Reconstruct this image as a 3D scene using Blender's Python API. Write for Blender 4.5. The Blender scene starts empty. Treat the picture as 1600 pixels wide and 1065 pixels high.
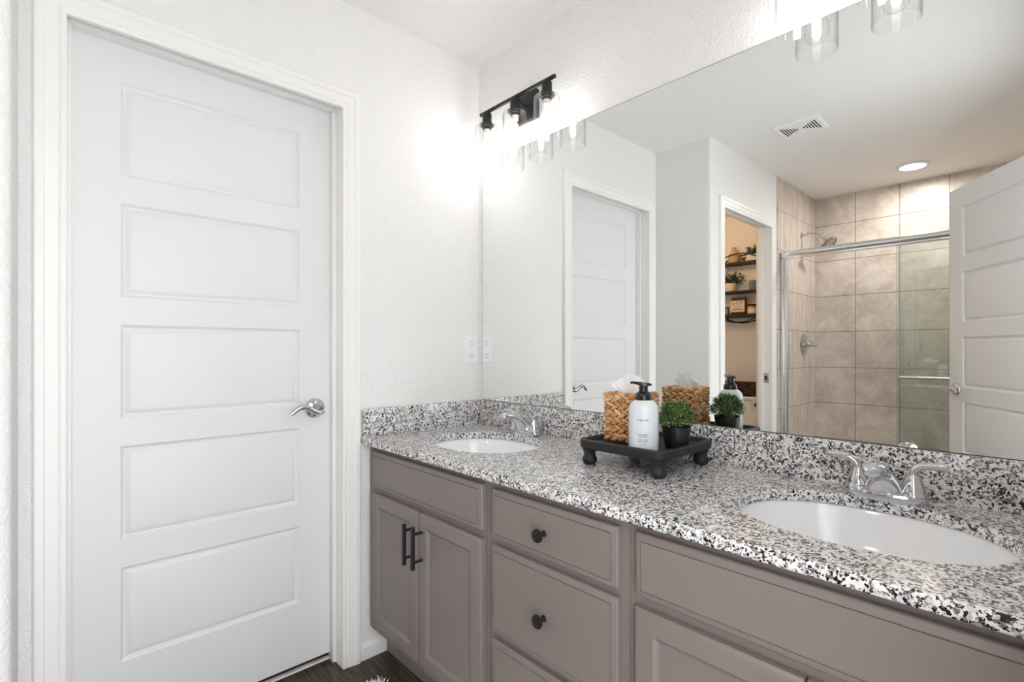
import bpy, bmesh, math, random
from mathutils import Vector, Matrix, Quaternion
random.seed(7)
PI = math.pi
S = bpy.context.scene
COL = S.collection

# ---------------------------------------------------------------- camera, world, exposure
cam = bpy.data.cameras.new('camera')
cam.sensor_width = 36.0
cam.lens = 788.2 * 36.0 / 1600.0
cam.shift_y = (546.5 - 532.5) / 1600.0
cam.clip_start = 0.02
camo = bpy.data.objects.new('camera', cam)
COL.objects.link(camo)
camo.location = (1.7753, -1.4433, 1.1628)
camo.rotation_euler = (math.radians(90), 0, math.radians(90 - 42.817))
S.camera = camo

W = bpy.data.worlds.new('world')
S.world = W
W.use_nodes = True
W.node_tree.nodes['Background'].inputs[0].default_value = (0.95, 0.975, 1.0, 1)
W.node_tree.nodes['Background'].inputs[1].default_value = 5.1

S.view_settings.view_transform = 'Standard'
S.view_settings.look = 'None'
S.view_settings.gamma = 1
S.view_settings.use_curve_mapping = False
S.view_settings.exposure = 0.04
S.cycles.transparent_max_bounces = 32
S.cycles.max_bounces = 14
S.cycles.diffuse_bounces = 8
S.cycles.glossy_bounces = 8
S.cycles.sample_clamp_indirect = 6
S.cycles.use_denoising = True

BULB = 60.0          # radiance of a vanity filament
SHOWER = 260.0         # radiance of the shower downlight lens
WC = 11.0              # watts of the toilet-room lamp

# ---------------------------------------------------------------- materials
def srgb(r, g, b):
    f = lambda c: c / 12.92 if c <= .04045 else ((c + .055) / 1.055) ** 2.4
    return (f(r / 255), f(g / 255), f(b / 255), 1)

class NT:
    def __init__(s, name):
        s.m = bpy.data.materials.new(name); s.m.use_nodes = True
        s.t = s.m.node_tree; s.b = s.t.nodes['Principled BSDF']; s.out = s.t.nodes['Material Output']
    def n(s, ty, **kw):
        x = s.t.nodes.new(ty)
        for k, v in kw.items(): setattr(x, k, v)
        return x
    def l(s, a, b): s.t.links.new(a, b)
    def coord(s): return s.n('ShaderNodeTexCoord').outputs['Object']
    def math(s, op, a, b=None, c=None):
        x = s.n('ShaderNodeMath', operation=op)
        for i, v in enumerate((a, b, c)):
            if v is None: continue
            if isinstance(v, (int, float)): x.inputs[i].default_value = v
            else: s.l(v, x.inputs[i])
        return x.outputs[0]
    def noise(s, vec, scale, detail=2, rough=.5, dist=0.0):
        x = s.n('ShaderNodeTexNoise'); s.l(vec, x.inputs['Vector'])
        x.inputs['Scale'].default_value = scale; x.inputs['Detail'].default_value = detail
        x.inputs['Roughness'].default_value = rough; x.inputs['Distortion'].default_value = dist
        return x.outputs['Fac']
    def mapping(s, vec, loc=(0, 0, 0), rot=(0, 0, 0), scale=(1, 1, 1)):
        x = s.n('ShaderNodeMapping'); s.l(vec, x.inputs['Vector'])
        x.inputs['Location'].default_value = loc; x.inputs['Rotation'].default_value = rot; x.inputs['Scale'].default_value = scale
        return x.outputs[0]
    def ramp(s, fac, stops, interp='LINEAR'):
        x = s.n('ShaderNodeValToRGB'); s.l(fac, x.inputs[0]); r = x.color_ramp; r.interpolation = interp
        while len(r.elements) > 1: r.elements.remove(r.elements[-1])
        r.elements[0].position = stops[0][0]; r.elements[0].color = stops[0][1]
        for p, c in stops[1:]:
            e = r.elements.new(p); e.color = c
        return x.outputs[0]
    def mix(s, fac, a, b, mode='MIX'):
        x = s.n('ShaderNodeMix', data_type='RGBA', blend_type=mode)
        for i, v in ((0, fac), (6, a), (7, b)):
            if isinstance(v, (int, float)): x.inputs[i].default_value = v
            elif isinstance(v, tuple): x.inputs[i].default_value = v
            else: s.l(v, x.inputs[i])
        return x.outputs[2]
    def bump(s, h, strength, dist):
        x = s.n('ShaderNodeBump'); x.inputs['Strength'].default_value = strength; x.inputs['Distance'].default_value = dist
        s.l(h, x.inputs['Height']); s.l(x.outputs[0], s.b.inputs['Normal'])
    def base(s, c):
        if isinstance(c, tuple): s.b.inputs['Base Color'].default_value = c
        else: s.l(c, s.b.inputs['Base Color'])
    def set(s, rough=None, metal=None, spec=None):
        if rough is not None: s.b.inputs['Roughness'].default_value = rough
        if metal is not None: s.b.inputs['Metallic'].default_value = metal
        if spec is not None: s.b.inputs['Specular IOR Level'].default_value = spec

def plain(name, col, rough=.5, metal=0, spec=.5):
    n = NT(name); n.base(col); n.set(rough, metal, spec)
    n.l(n.math('MULTIPLY_ADD', n.noise(n.coord(), 35, 3), .06, max(rough - .03, 0)), n.b.inputs['Roughness'])
    return n.m

def wall_paint(name, col, scale=115, strength=.65):
    n = NT(name); c = n.coord()
    a = n.noise(c, scale, 2, .5, .6); b = n.noise(c, scale * .45, 1, .5, .3)
    h = n.math('ADD', n.ramp_val(a) if False else a, n.math('MULTIPLY', b, .6))
    n.base(col); n.set(.62, 0, .35); n.bump(h, strength, .006)
    return n.m

def granite():
    n = NT('speckled_granite'); c = n.coord()
    wob = n.n('ShaderNodeTexNoise'); n.l(c, wob.inputs['Vector']); wob.inputs['Scale'].default_value = 260; wob.inputs['Detail'].default_value = 2
    off = n.n('ShaderNodeVectorMath', operation='MULTIPLY_ADD'); n.l(wob.outputs['Color'], off.inputs[0])
    off.inputs[1].default_value = (.006, .006, .006); n.l(c, off.inputs[2])
    def cells(scale):
        v = n.n('ShaderNodeTexVoronoi'); n.l(off.outputs[0], v.inputs['Vector']); v.inputs['Scale'].default_value = scale
        sep = n.n('ShaderNodeSeparateColor'); n.l(v.outputs['Color'], sep.inputs[0]); return sep.outputs
    A = cells(235); B = cells(400); D = cells(120)
    big = n.noise(c, 42, 2)
    base = n.ramp(D[1], [(0, srgb(234, 233, 234)), (.3, srgb(216, 215, 218)), (.55, srgb(241, 240, 238)), (.88, srgb(198, 196, 198))], 'CONSTANT')
    grey = n.ramp(A[0], [(0, srgb(112, 110, 113)), (.4, srgb(150, 148, 150)), (.72, srgb(128, 122, 119)), (.88, srgb(122, 108, 99))], 'CONSTANT')
    t1 = n.math('GREATER_THAN', n.math('ADD', A[1], n.math('MULTIPLY', big, .55)), 1.02)
    c1 = n.mix(t1, base, grey)
    t2 = n.math('GREATER_THAN', n.math('ADD', A[2], n.math('MULTIPLY', big, .6)), 1.14)
    c2 = n.mix(t2, c1, srgb(34, 32, 35))
    t3 = n.math('GREATER_THAN', B[0], .90)
    c3 = n.mix(t3, c2, n.ramp(B[1], [(0, srgb(40, 38, 40)), (.5, srgb(225, 222, 218)), (.85, srgb(84, 74, 68))], 'CONSTANT'))
    n.base(c3); n.set(.13, 0, .5)
    return n.m

def tile(name, axis):
    n = NT(name); c = n.coord(); sep = n.n('ShaderNodeSeparateXYZ'); n.l(c, sep.inputs[0])
    cmb = n.n('ShaderNodeCombineXYZ')
    n.l(n.math('ADD', sep.outputs[axis], 20 * .29 - .668 if axis == 0 else 20 * .29 + 2.946), cmb.inputs[0])
    n.l(n.math('ADD', sep.outputs[2], 20 * .2956 - 2.2013), cmb.inputs[1])
    b = n.n('ShaderNodeTexBrick'); n.l(cmb.outputs[0], b.inputs['Vector']); b.offset = 0; b.squash = 1
    b.inputs['Scale'].default_value = 1; b.inputs['Brick Width'].default_value = .29; b.inputs['Row Height'].default_value = .2956
    b.inputs['Mortar Size'].default_value = .0022; b.inputs['Mortar Smooth'].default_value = .1; b.inputs['Bias'].default_value = 0
    b.inputs['Color1'].default_value = (0, 0, 0, 1); b.inputs['Color2'].default_value = (1, 1, 1, 1)
    m = n.mapping(c, rot=(.6, .75, .6), scale=(3, 14, 3))
    m2 = n.mapping(c, rot=(.6, .75, .6), scale=(20, 60, 20))
    v = n.math('ADD', n.math('MULTIPLY', n.noise(m, 1.6, 6, .62, .8), .8), n.math('MULTIPLY', n.noise(m2, 1.3, 3, .6), .25))
    col = n.ramp(v, [(.3, srgb(168, 156, 147)), (.5, srgb(200, 189, 180)), (.68, srgb(222, 213, 204))])
    bw = n.math('MULTIPLY', b.outputs['Color'], .1)
    col = n.mix(bw, col, srgb(182, 168, 155))
    n.base(n.mix(b.outputs['Fac'], col, srgb(112, 100, 92)))
    n.set(.32, 0, .5)
    n.bump(n.math('SUBTRACT', n.math('MULTIPLY', v, .15), b.outputs['Fac']), .5, .002)
    return n.m

def planks():
    n = NT('dark_vinyl_planks'); c = n.coord()
    b = n.n('ShaderNodeTexBrick'); n.l(c, b.inputs['Vector']); b.offset = .37
    b.inputs['Scale'].default_value = 1; b.inputs['Brick Width'].default_value = 1.2; b.inputs['Row Height'].default_value = .15
    b.inputs['Mortar Size'].default_value = .0012
    b.inputs['Color1'].default_value = (.25, .25, .25, 1); b.inputs['Color2'].default_value = (.9, .9, .9, 1)
    g = n.noise(n.mapping(c, scale=(3, 45, 1)), 2.2, 7, .62, 1.2)
    col = n.ramp(g, [(.3, srgb(34, 27, 23)), (.5, srgb(70, 58, 50)), (.7, srgb(108, 92, 80))])
    col = n.mix(.45, col, b.outputs['Color'], 'MULTIPLY')
    n.base(n.mix(b.outputs['Fac'], col, srgb(22, 18, 16))); n.set(.42, 0, .4); n.bump(g, .15, .001)
    return n.m

def fuzzy(name, a, b, scale):
    n = NT(name); g = n.noise(n.coord(), scale, 4, .7)
    n.base(n.ramp(g, [(.35, a), (.65, b)])); n.set(.95, 0, .1); n.bump(g, .6, .004); return n.m

def island(name, stops, rough=.55, spec=.3, extra=None):
    n = NT(name); g = n.n('ShaderNodeNewGeometry')
    c = n.ramp(g.outputs['Random Per Island'], stops)
    c = n.mix(.35, c, n.ramp(n.noise(n.coord(), extra or 120, 3), [(.35, (.45, .45, .45, 1)), (.65, (1, 1, 1, 1))]), 'MULTIPLY')
    n.base(c); n.set(rough, 0, spec); return n.m

def thin_glass(name, tint, k=.75, floor=.03, rough=.0, edge=None):
    n = NT(name); n.t.nodes.remove(n.b)
    tr = n.n('ShaderNodeBsdfTransparent')
    gl = n.n('ShaderNodeBsdfGlossy'); gl.inputs['Color'].default_value = (1, 1, 1, 1); gl.inputs['Roughness'].default_value = rough
    lw = n.n('ShaderNodeLayerWeight'); lw.inputs[0].default_value = .5
    f = n.math('MULTIPLY_ADD', n.math('POWER', lw.outputs['Facing'], 4.5), k, floor)
    n.l(n.mix(n.math('POWER', lw.outputs['Facing'], 5.0), tint, edge or tint), tr.inputs[0])
    mx = n.n('ShaderNodeMixShader'); n.l(f, mx.inputs[0]); n.l(tr.outputs[0], mx.inputs[1]); n.l(gl.outputs[0], mx.inputs[2])
    n.l(mx.outputs[0], n.out.inputs[0]); return n.m

def emit(name, col, s):
    n = NT(name); n.t.nodes.remove(n.b); e = n.n('ShaderNodeEmission')
    e.inputs[0].default_value = col; e.inputs[1].default_value = s; n.l(e.outputs[0], n.out.inputs[0]); return n.m

M = {}
M['wall'] = wall_paint('white_orange_peel_paint', srgb(237, 236, 235))
M['ceil'] = wall_paint('white_knockdown_ceiling', srgb(238, 237, 234), 75, .6)
M['trim'] = plain('white_semi_gloss_trim', srgb(240, 239, 237), .35, 0, .4)
M['door'] = plain('white_door_paint', srgb(230, 230, 230), .4, 0, .4)
M['granite'] = granite()
M['tile_side'] = tile('beige_tile_side', 1)
M['tile_back'] = tile('beige_tile_back', 0)
M['floor'] = planks()
M['carpet'] = fuzzy('speckled_carpet', srgb(60, 52, 46), srgb(150, 138, 124), 240)
M['cab'] = plain('taupe_cabinet_paint', srgb(132, 123, 119), .42, 0, .35)
M['cabin'] = plain('cabinet_interior', srgb(90, 84, 80), .6)
M['black'] = plain('matte_black_metal', srgb(30, 29, 31), .4, 0, .4)
M['blackwood'] = plain('black_painted_wood', srgb(38, 37, 38), .5, 0, .4)
M['pot'] = plain('black_ceramic', srgb(24, 24, 26), .38, 0, .5)
M['blackgloss'] = plain('black_plastic', srgb(26, 25, 26), .22, 0, .5)
M['chrome'] = plain('polished_chrome', (.64, .65, .67, 1), .06, 1)
M['nickel'] = plain('satin_chrome', (.62, .62, .64, 1), .16, 1)
M['alum'] = plain('bright_aluminium', (.78, .79, .80, 1), .18, 1)
M['porcelain'] = plain('white_porcelain', srgb(246, 247, 249), .1, 0, .5)
M['mirror'] = NT('silvered_mirror'); _m = M['mirror']; _m.base((.90, .915, .905, 1)); _m.set(0, 1); M['mirror'] = _m.m
M['mirror_edge'] = plain('dark_mirror_edge', srgb(70, 74, 72), .3)
M['plastic'] = plain('white_plastic', srgb(238, 240, 242), .3, 0, .5)
M['bottle'] = plain('white_bottle_plastic', srgb(222, 228, 233), .3, 0, .45)
M['ink'] = plain('dark_print', srgb(40, 42, 46), .6)
M['slot'] = plain('dark_slot', srgb(32, 32, 33), .8)
M['lampglass'] = thin_glass('clear_shade_glass', (.985, .985, .985, 1), .45, .02, 0, (.52, .53, .54, 1))
M['bulbglass'] = thin_glass('clear_bulb_glass', (.99, .985, .98, 1), .3, .02, 0, (.75, .74, .73, 1))
M['showerglass'] = thin_glass('greenish_shower_glass', (.93, .955, .942, 1), .7, .05)
M['glassedge'] = plain('green_glass_edge', srgb(150, 172, 160), .2)
M['filament'] = emit('glowing_filament', (1, .98, .965, 1), BULB)
M['lens'] = emit('glowing_lens', (1, .94, .88, 1), SHOWER)
M['ivory'] = plain('ivory_bulb_neck', srgb(226, 212, 196), .4)
M['weave'] = island('braided_water_hyacinth', [(0, srgb(176, 124, 78)), (.35, srgb(206, 156, 104)), (.7, srgb(222, 178, 128)), (1, srgb(236, 204, 162))], .6, .25, 140)
M['weavedark'] = plain('dark_brown_basket_liner', srgb(92, 60, 36), .8)  # dark brown box backing the braids
M['leaf'] = island('small_green_leaves', [(0, srgb(40, 66, 32)), (.4, srgb(86, 120, 62)), (.75, srgb(138, 168, 98)), (1, srgb(196, 212, 150))], .45, .4, 200)
M['euca'] = island('grey_green_leaves', [(0, srgb(26, 38, 34)), (.6, srgb(70, 88, 76)), (1, srgb(130, 146, 126))], .5, .3, 200)
M['tissue'] = plain('white_tissue', srgb(248, 250, 254), .9, 0, .1)
M['rug'] = island('white_shag', [(0, srgb(200, 198, 197)), (1, srgb(250, 250, 250))], .9, .1, 300)
M['tan'] = plain('tan_pottery', srgb(206, 172, 138), .7)
M['cream'] = plain('cream_ceramic', srgb(232, 222, 206), .5)
M['teal'] = plain('teal_glass_jar', srgb(96, 128, 126), .3)
M['wood'] = plain('dark_stained_wood', srgb(70, 48, 36), .6)
M['signface'] = plain('cream_sign_face', srgb(234, 220, 200), .7)
M['amber'] = plain('amber_candle_wax', srgb(196, 148, 84), .35)
M['photo'] = fuzzy('snapshot', srgb(70, 60, 78), srgb(226, 176, 160), 28)
M['darkwicker'] = island('dark_brown_wicker', [(0, srgb(30, 18, 14)), (.6, srgb(66, 42, 32)), (1, srgb(110, 76, 58))], .6, .3, 160)
M['paper'] = plain('toilet_paper', srgb(240, 236, 228), .95, 0, .1)
M['kraft'] = plain('cardboard_core', srgb(60, 46, 36), .9)

# ---------------------------------------------------------------- mesh helpers
class MB:
    def __init__(s, o=(0, 0, 0)):
        s.bm = bmesh.new(); s.o = Vector(o)
    def v(s, p): return s.bm.verts.new(Vector(p) - s.o)
    def face(s, vs):
        try: return s.bm.faces.new(vs)
        except ValueError: return None
    def box(s, a, b, bev=0, seg=2, rot=None, piv=None):
        t = bmesh.new()
        x0, y0, z0 = a; x1, y1, z1 = b
        vs = [t.verts.new((x, y, z)) for x in (min(x0, x1), max(x0, x1)) for y in (min(y0, y1), max(y0, y1)) for z in (min(z0, z1), max(z0, z1))]
        for q in ((0, 1, 3, 2), (4, 6, 7, 5), (0, 4, 5, 1), (2, 3, 7, 6), (0, 2, 6, 4), (1, 5, 7, 3)): t.faces.new([vs[i] for i in q])
        if bev: bmesh.ops.bevel(t, geom=list(t.edges), offset=bev, segments=seg, affect='EDGES', profile=.5)
        s.merge(t, rot, piv); return s
    def merge(s, t, rot=None, piv=None):
        mp = {}
        for w in t.verts:
            p = w.co.copy()
            if rot is not None:
                pv = Vector(piv or (0, 0, 0)); p = rot @ (p - pv) + pv
            mp[w] = s.v(p)
        for f in t.faces: s.face([mp[w] for w in f.verts])
        t.free()
    def lathe(s, prof, c=(0, 0, 0), axis=(0, 0, 1), n=32, sx=1, sy=1):
        ax = Vector(axis).normalized(); q = Vector((0, 0, 1)).rotation_difference(ax); c = Vector(c); rings = []
        for r, h in prof:
            if r < 1e-6: rings.append([s.v(c + q @ Vector((0, 0, h)))])
            else: rings.append([s.v(c + q @ Vector((sx * r * math.cos(2 * PI * i / n), sy * r * math.sin(2 * PI * i / n), h))) for i in range(n)])
        for A, B in zip(rings, rings[1:]):
            if len(A) == 1 and len(B) == 1: continue
            for i in range(n):
                j = (i + 1) % n
                if len(A) == 1: s.face([A[0], B[j], B[i]])
                elif len(B) == 1: s.face([A[i], A[j], B[0]])
                else: s.face([A[i], A[j], B[j], B[i]])
        return s
    def cyl(s, p, q, r, n=24, r2=None):
        p = Vector(p); q = Vector(q); d = q - p
        return s.lathe([(0, 0), (r, 0), (r if r2 is None else r2, d.length), (0, d.length)], p, d, n)
    def tube(s, pts, r, n=12, cap=True, flat=1.0, up=None):
        pts = [Vector(p) for p in pts]; rs = r if isinstance(r, (list, tuple)) else [r] * len(pts)
        rings = []; prev = None
        for i, p in enumerate(pts):
            t = (pts[min(i + 1, len(pts) - 1)] - pts[max(i - 1, 0)]).normalized()
            if prev is None:
                u = Vector(up) if up else (Vector((0, 0, 1)) if abs(t.z) < .9 else Vector((1, 0, 0)))
                a = (u - t * u.dot(t)).normalized()
            else: a = (prev - t * prev.dot(t)).normalized()
            prev = a; b = t.cross(a)
            rings.append([s.v(p + a * (rs[i] * flat * math.cos(2 * PI * k / n)) + b * (rs[i] * math.sin(2 * PI * k / n))) for k in range(n)])
        for A, B in zip(rings, rings[1:]):
            for k in range(n): s.face([A[k], A[(k + 1) % n], B[(k + 1) % n], B[k]])
        if cap: s.face(rings[0][::-1]); s.face(rings[-1])
        return s
    def rings(s, f, a0, a1, b0, b1, prof, close_back=None):
        """concentric rectangles: prof = [(inset, depth)...]; f(a,b,d)->point"""
        L = []
        for ins, d in prof:
            L.append([s.v(f(a, b, d)) for a, b in ((a0 + ins, b0 + ins), (a1 - ins, b0 + ins), (a1 - ins, b1 - ins), (a0 + ins, b1 - ins))])
        for A, B in zip(L, L[1:]):
            for i in range(4): s.face([A[i], A[(i + 1) % 4], B[(i + 1) % 4], B[i]])
        s.face(L[-1])
        if close_back: s.face(L[0][::-1])
        return s
    def ellipsoid(s, c, r, rot=None, nu=8, nv=6):
        c = Vector(c); rot = rot or Matrix.Identity(3); rows = []
        for j in range(nv + 1):
            ph = PI * j / nv - PI / 2
            if j in (0, nv): rows.append([s.v(c + rot @ Vector((0, 0, r[2] * math.sin(ph))))])
            else: rows.append([s.v(c + rot @ Vector((r[0] * math.cos(ph) * math.cos(2 * PI * i / nu), r[1] * math.cos(ph) * math.sin(2 * PI * i / nu), r[2] * math.sin(ph)))) for i in range(nu)])
        for A, B in zip(rows, rows[1:]):
            for i in range(nu):
                j = (i + 1) % nu
                if len(A) == 1: s.face([A[0], B[j], B[i]])
                elif len(B) == 1: s.face([A[i], A[j], B[0]])
                else: s.face([A[i], A[j], B[j], B[i]])
        return s
    def done(s, name, mat, parent=None, smooth=35, loc=None, normals=True):
        if normals: bmesh.ops.recalc_face_normals(s.bm, faces=list(s.bm.faces))
        me = bpy.data.meshes.new(name); s.bm.to_mesh(me); s.bm.free()
        me.materials.append(mat)
        if smooth:
            me.polygons.foreach_set('use_smooth', [True] * len(me.polygons))
            me.set_sharp_from_angle(angle=math.radians(smooth))
        o = bpy.data.objects.new(name, me); COL.objects.link(o)
        if loc is not None: o.location = loc
        if parent: o.parent = parent
        return o

def tag(o, label=None, cat=None, group=None, kind=None):
    if label: o['label'] = label
    if cat: o['category'] = cat
    if group: o['group'] = group
    if kind: o['kind'] = kind
    return o
def thing(name, label, cat, loc=(0, 0, 0), rz=0, group=None, kind=None):
    o = bpy.data.objects.new(name, None); COL.objects.link(o); o.empty_display_size = .05
    o.location = loc; o.rotation_euler = (0, 0, rz)
    return tag(o, label, cat, group, kind)
def struct(name, mb, mat, label, cat, smooth=30):
    return tag(mb.done(name, mat, None, smooth), label, cat, None, 'structure')
def dup(o, parent=None):
    c = o.copy(); COL.objects.link(c); c.parent = parent
    for ch in list(o.children): dup(ch, c)
    return c

# ---------------------------------------------------------------- room dimensions
ZC = 2.44; XR = 1.845; X1 = .3715; Y1 = -1.492; YS = -2.53; Y3 = -3.384; XW = -1.05
DY0, DY1, DZ = -1.400, -.646, 2.066       # closet-door opening in the left wall
TY0, TY1 = -2.415, -1.655                 # toilet-room opening
EY0, EY1 = -1.69, -.875                   # entry opening in the right wall

# ---------------------------------------------------------------- structure
mb = MB(); mb.box((-.088, Y3, -.05), (2.0, 0, 0)); mb.box((XW, Y3, -.05), (-.088, Y1 - .06, 0))
struct('floor', mb, M['floor'], 'dark brown wood-look vinyl plank floor of the bathroom', 'floor')
mb = MB(); mb.box((-.9, Y1 + .06, -.06), (-.109, .1, -.004))
struct('floor_closet', mb, M['carpet'], 'speckled brown carpet showing under the closed panel door', 'floor')
mb = MB(); mb.box((-.109, DY0 - .001, -.05), (-.0885, DY1 + .001, .005), .002)
struct('trim_1', mb, M['trim'], 'thin white threshold strip between plank floor and carpet', 'threshold')
mb = MB(); mb.box((XW - .1, Y3 - .1, ZC), (2.0, .12, ZC + .08))
struct('ceiling', mb, M['ceil'], 'white textured ceiling over bathroom and shower', 'ceiling')
mb = MB(); mb.box((-.16, 0, -.06), (2.0, .12, ZC))
struct('wall_back', mb, M['wall'], 'white textured wall that carries the large mirror', 'wall')
mb = MB()
mb.box((-.16, Y1, 0), (0, DY0 - .02, ZC)); mb.box((-.16, DY1 + .02, 0), (0, 0, ZC)); mb.box((-.16, DY0 - .02, DZ + .02), (0, DY1 + .02, ZC))
struct('wall_left', mb, M['wall'], 'white textured wall with the closed panel door', 'wall')
mb = MB(); mb.box((XW, Y1 - .115, 0), (X1 - .100, Y1, ZC))
struct('wall_return', mb, M['wall'], 'short white wall facing the mirror beside the panel door', 'wall')
# toilet-room wall with a rounded corner
mb = MB(); R = .02
pts = [(X1 - .100, Y1)] + [(X1 - R + R * math.sin(t * PI / 12), Y1 - R + R * math.cos(t * PI / 12)) for t in range(7)] + [(X1, TY1 + .02), (X1 - .100, TY1 + .02)]
lo = [mb.v((x, y, 0)) for x, y in pts]; hi = [mb.v((x, y, ZC)) for x, y in pts]
for i in range(len(pts)):
    j = (i + 1) % len(pts); mb.face([lo[i], lo[j], hi[j], hi[i]])
mb.face(lo); mb.face(hi[::-1])
mb.box((X1 - .100, TY0 - .02, DZ + .02), (X1, TY1 + .02, ZC)); mb.box((X1 - .100, YS, 0), (X1, TY0 - .02, ZC))
struct('wall_toilet', mb, M['wall'], 'white wall with the open doorway to the toilet room', 'wall')
mb = MB(); mb.box((X1 - .100, Y3, 0), (X1 + .008, YS, ZC))
struct('wall_shower_side', mb, M['tile_side'], 'beige tiled side wall of the shower with the shower head', 'wall')
mb = MB(); mb.box((X1 - .100, Y3 - .1, 0), (2.0, Y3, ZC))
struct('wall_shower_back', mb, M['tile_back'], 'beige tiled back wall of the shower', 'wall')
mb = MB(); mb.box((XR, Y3, 0), (2.0, YS, ZC))
struct('wall_shower_end', mb, M['tile_side'], 'beige tiled far end wall of the shower', 'wall')
mb = MB()
mb.box((XR, YS, 0), (2.0, EY0 - .02, ZC)); mb.box((XR, EY1 + .02, 0), (2.0, 0, ZC)); mb.box((XR, EY0 - .02, DZ + .02), (2.0, EY1 + .02, ZC))
struct('wall_right', mb, M['wall'], 'white wall with the bathroom entry doorway', 'wall')
mb = MB(); mb.box((XW - .1, Y3 - .1, 0), (X1 - .100, Y3, ZC))
struct('wall_toilet_back', mb, M['wall'], 'toilet room wall behind the round shelf', 'wall')
mb = MB(); mb.box((XW - .1, Y3, 0), (XW, Y1 - .115, ZC))
struct('wall_toilet_side', mb, M['wall'], 'far side wall of the toilet room', 'wall')

mb = MB(); mb.box((-1.0, Y1 - .01, -.06), (-.9, .22, ZC)); mb.box((-.9, .12, -.06), (-.16, .22, ZC)); mb.box((-.9, .12, ZC), (-.16, .22, ZC + .08))  # unseen walls, added to keep world light from leaking under the door
struct('wall_closet_blocker', mb, M['wall'], 'unseen closet walls added behind the closed panel door to stop light leaks', 'wall')

CAS = [(0, 0), (0, .010), (.004, .0125), (.012, .0125), (.0145, .0095), (.018, .013), (.043, .0155), (.046, .0185), (.062, .0185), (.0655, .015), (.0655, 0)]
def casing(f, y0, y1, zt, rev=.006, mb=None):
    """three-sided mitred door casing; f(y,z,t)->point"""
    mb = mb or MB(); rows = []
    for o, t in CAS:
        o += rev
        rows.append([mb.v(f(y, z, t)) for y, z in ((y0 - o, 0), (y0 - o, zt + o), (y1 + o, zt + o), (y1 + o, 0))])
    for A, B in zip(rows, rows[1:]):
        for i in range(3): mb.face([A[i], A[i + 1], B[i + 1], B[i]])
    mb.face([r[0] for r in rows]); mb.face([r[3] for r in rows][::-1])
    return mb
def jamb(xa, xb, y0, y1, zt, mb, stop=None):
    mb.box((xa, y0 - .02, 0), (xb, y0, zt)); mb.box((xa, y1, 0), (xb, y1 + .02, zt)); mb.box((xa, y0 - .02, zt), (xb, y1 + .02, zt + .02))
    if stop:
        a, b = stop
        mb.box((a, y0, 0), (b, y0 + .011, zt - .011), .002); mb.box((a, y1 - .011, 0), (b, y1, zt - .011), .002); mb.box((a, y0, zt - .011), (b, y1, zt), .002)
    return mb

PROF = [(0, 0), (.003, -.002), (.008, -.0095), (.013, -.0105), (.024, -.0030), (.029, -.0020)]
def slab(w, h, t, mat, parent, name, mir=False):
    """five-panel moulded slab; local: y along width 0..w, x=0 the front face (towards +x), z up"""
    mb = MB(); p0, p1 = .118, w - .118
    zs = []
    for k in range(5):
        zb = .2218 + .356 * k; zs.append((zb, zb + .2765))
    f = lambda a, b, d: (d, a, b)
    # front sheet as a grid with panel holes
    ys = [0, p0, p1, w]; zc = [0]
    for a, b in zs: zc += [a, b]
    zc.append(h)
    V = [[mb.v((0, y, z)) for z in zc] for y in ys]
    for i in range(3):
        for j in range(len(zc) - 1):
            if i == 1 and j % 2 == 1: continue
            mb.face([V[i][j], V[i + 1][j], V[i + 1][j + 1], V[i][j + 1]])
    for a, b in zs: mb.rings(f, p0, p1, a, b, PROF)
    B = [mb.v((-t, y, z)) for y, z in ((0, 0), (w, 0), (w, h), (0, h))]
    mb.face(B[::-1])
    Fr = [mb.v((0, y, z)) for y, z in ((0, 0), (w, 0), (w, h), (0, h))]
    for i in range(4): mb.face([Fr[i], Fr[(i + 1) % 4], B[(i + 1) % 4], B[i]])
    bmesh.ops.remove_doubles(mb.bm, verts=list(mb.bm.verts), dist=1e-5)
    return mb.done(name, mat, parent, 25)
def lever(parent, y, z, dirn, name='lever_handle'):
    """wave lever on a round rose; local front face x=0, dirn = +1/-1 along y"""
    mb = MB()
    mb.lathe([(.0355, 0), (.0365, .003), (.035, .008), (.028, .013), (.015, .016), (.0125, .03), (.0125, .048), (0, .05)], (0, y, z), (1, 0, 0), 32)
    rose = mb.done('rose', M['nickel'], parent, 40)
    mb = MB(); pts = []; rs = []
    for i in range(25):
        s = i / 24
        pts.append((.052 + .004 * math.sin(PI * s), y + dirn * (-.013 + .115 * s), z + .012 * math.sin(1.9 * PI * (s - .38)) * (1 - .1 * s) - (.006 * max(0, s - .8) / .2)))
        rs.append(.0085 if s < .15 else .0085 + .002 * math.sin(PI * s) - .004 * max(0, s - .6))
    mb.tube(pts, rs, 12, True, 1.0)
    hd = mb.done(name, M['nickel'], rose, 60)
    return rose

# closed door in the left wall
d1 = thing('door_1', 'closed white five-panel door with chrome lever left of the vanity', 'door', kind='structure')
casing(lambda y, z, t: (t, y, z), DY0, DY1, DZ - .02, .0, MB()).done('door_casing', M['trim'], d1, 25)
mb = jamb(-.16, .0, DY0, DY1, DZ, MB(), (-.0850, -.052)); mb.done('door_jamb', M['trim'], d1, 25)
sl = slab(.752, 2.030, .035, M['door'], d1, 'door_slab'); sl.location = (-.0853, -1.3992, .027)
lv = lever(sl, 0.6862, .922, -1)
# open entry leaf
leafdir = math.atan2(.8347, .5507)
d2 = thing('door_2', 'open white five-panel entry door standing by the shower, seen in the mirror', 'door', (1.8025, -1.6712, .0), leafdir + PI / 2, kind='structure')
s2 = slab(.80, 2.032, .036, M['door'], d2, 'door_slab'); s2.location = (0, 0, .024)
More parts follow.
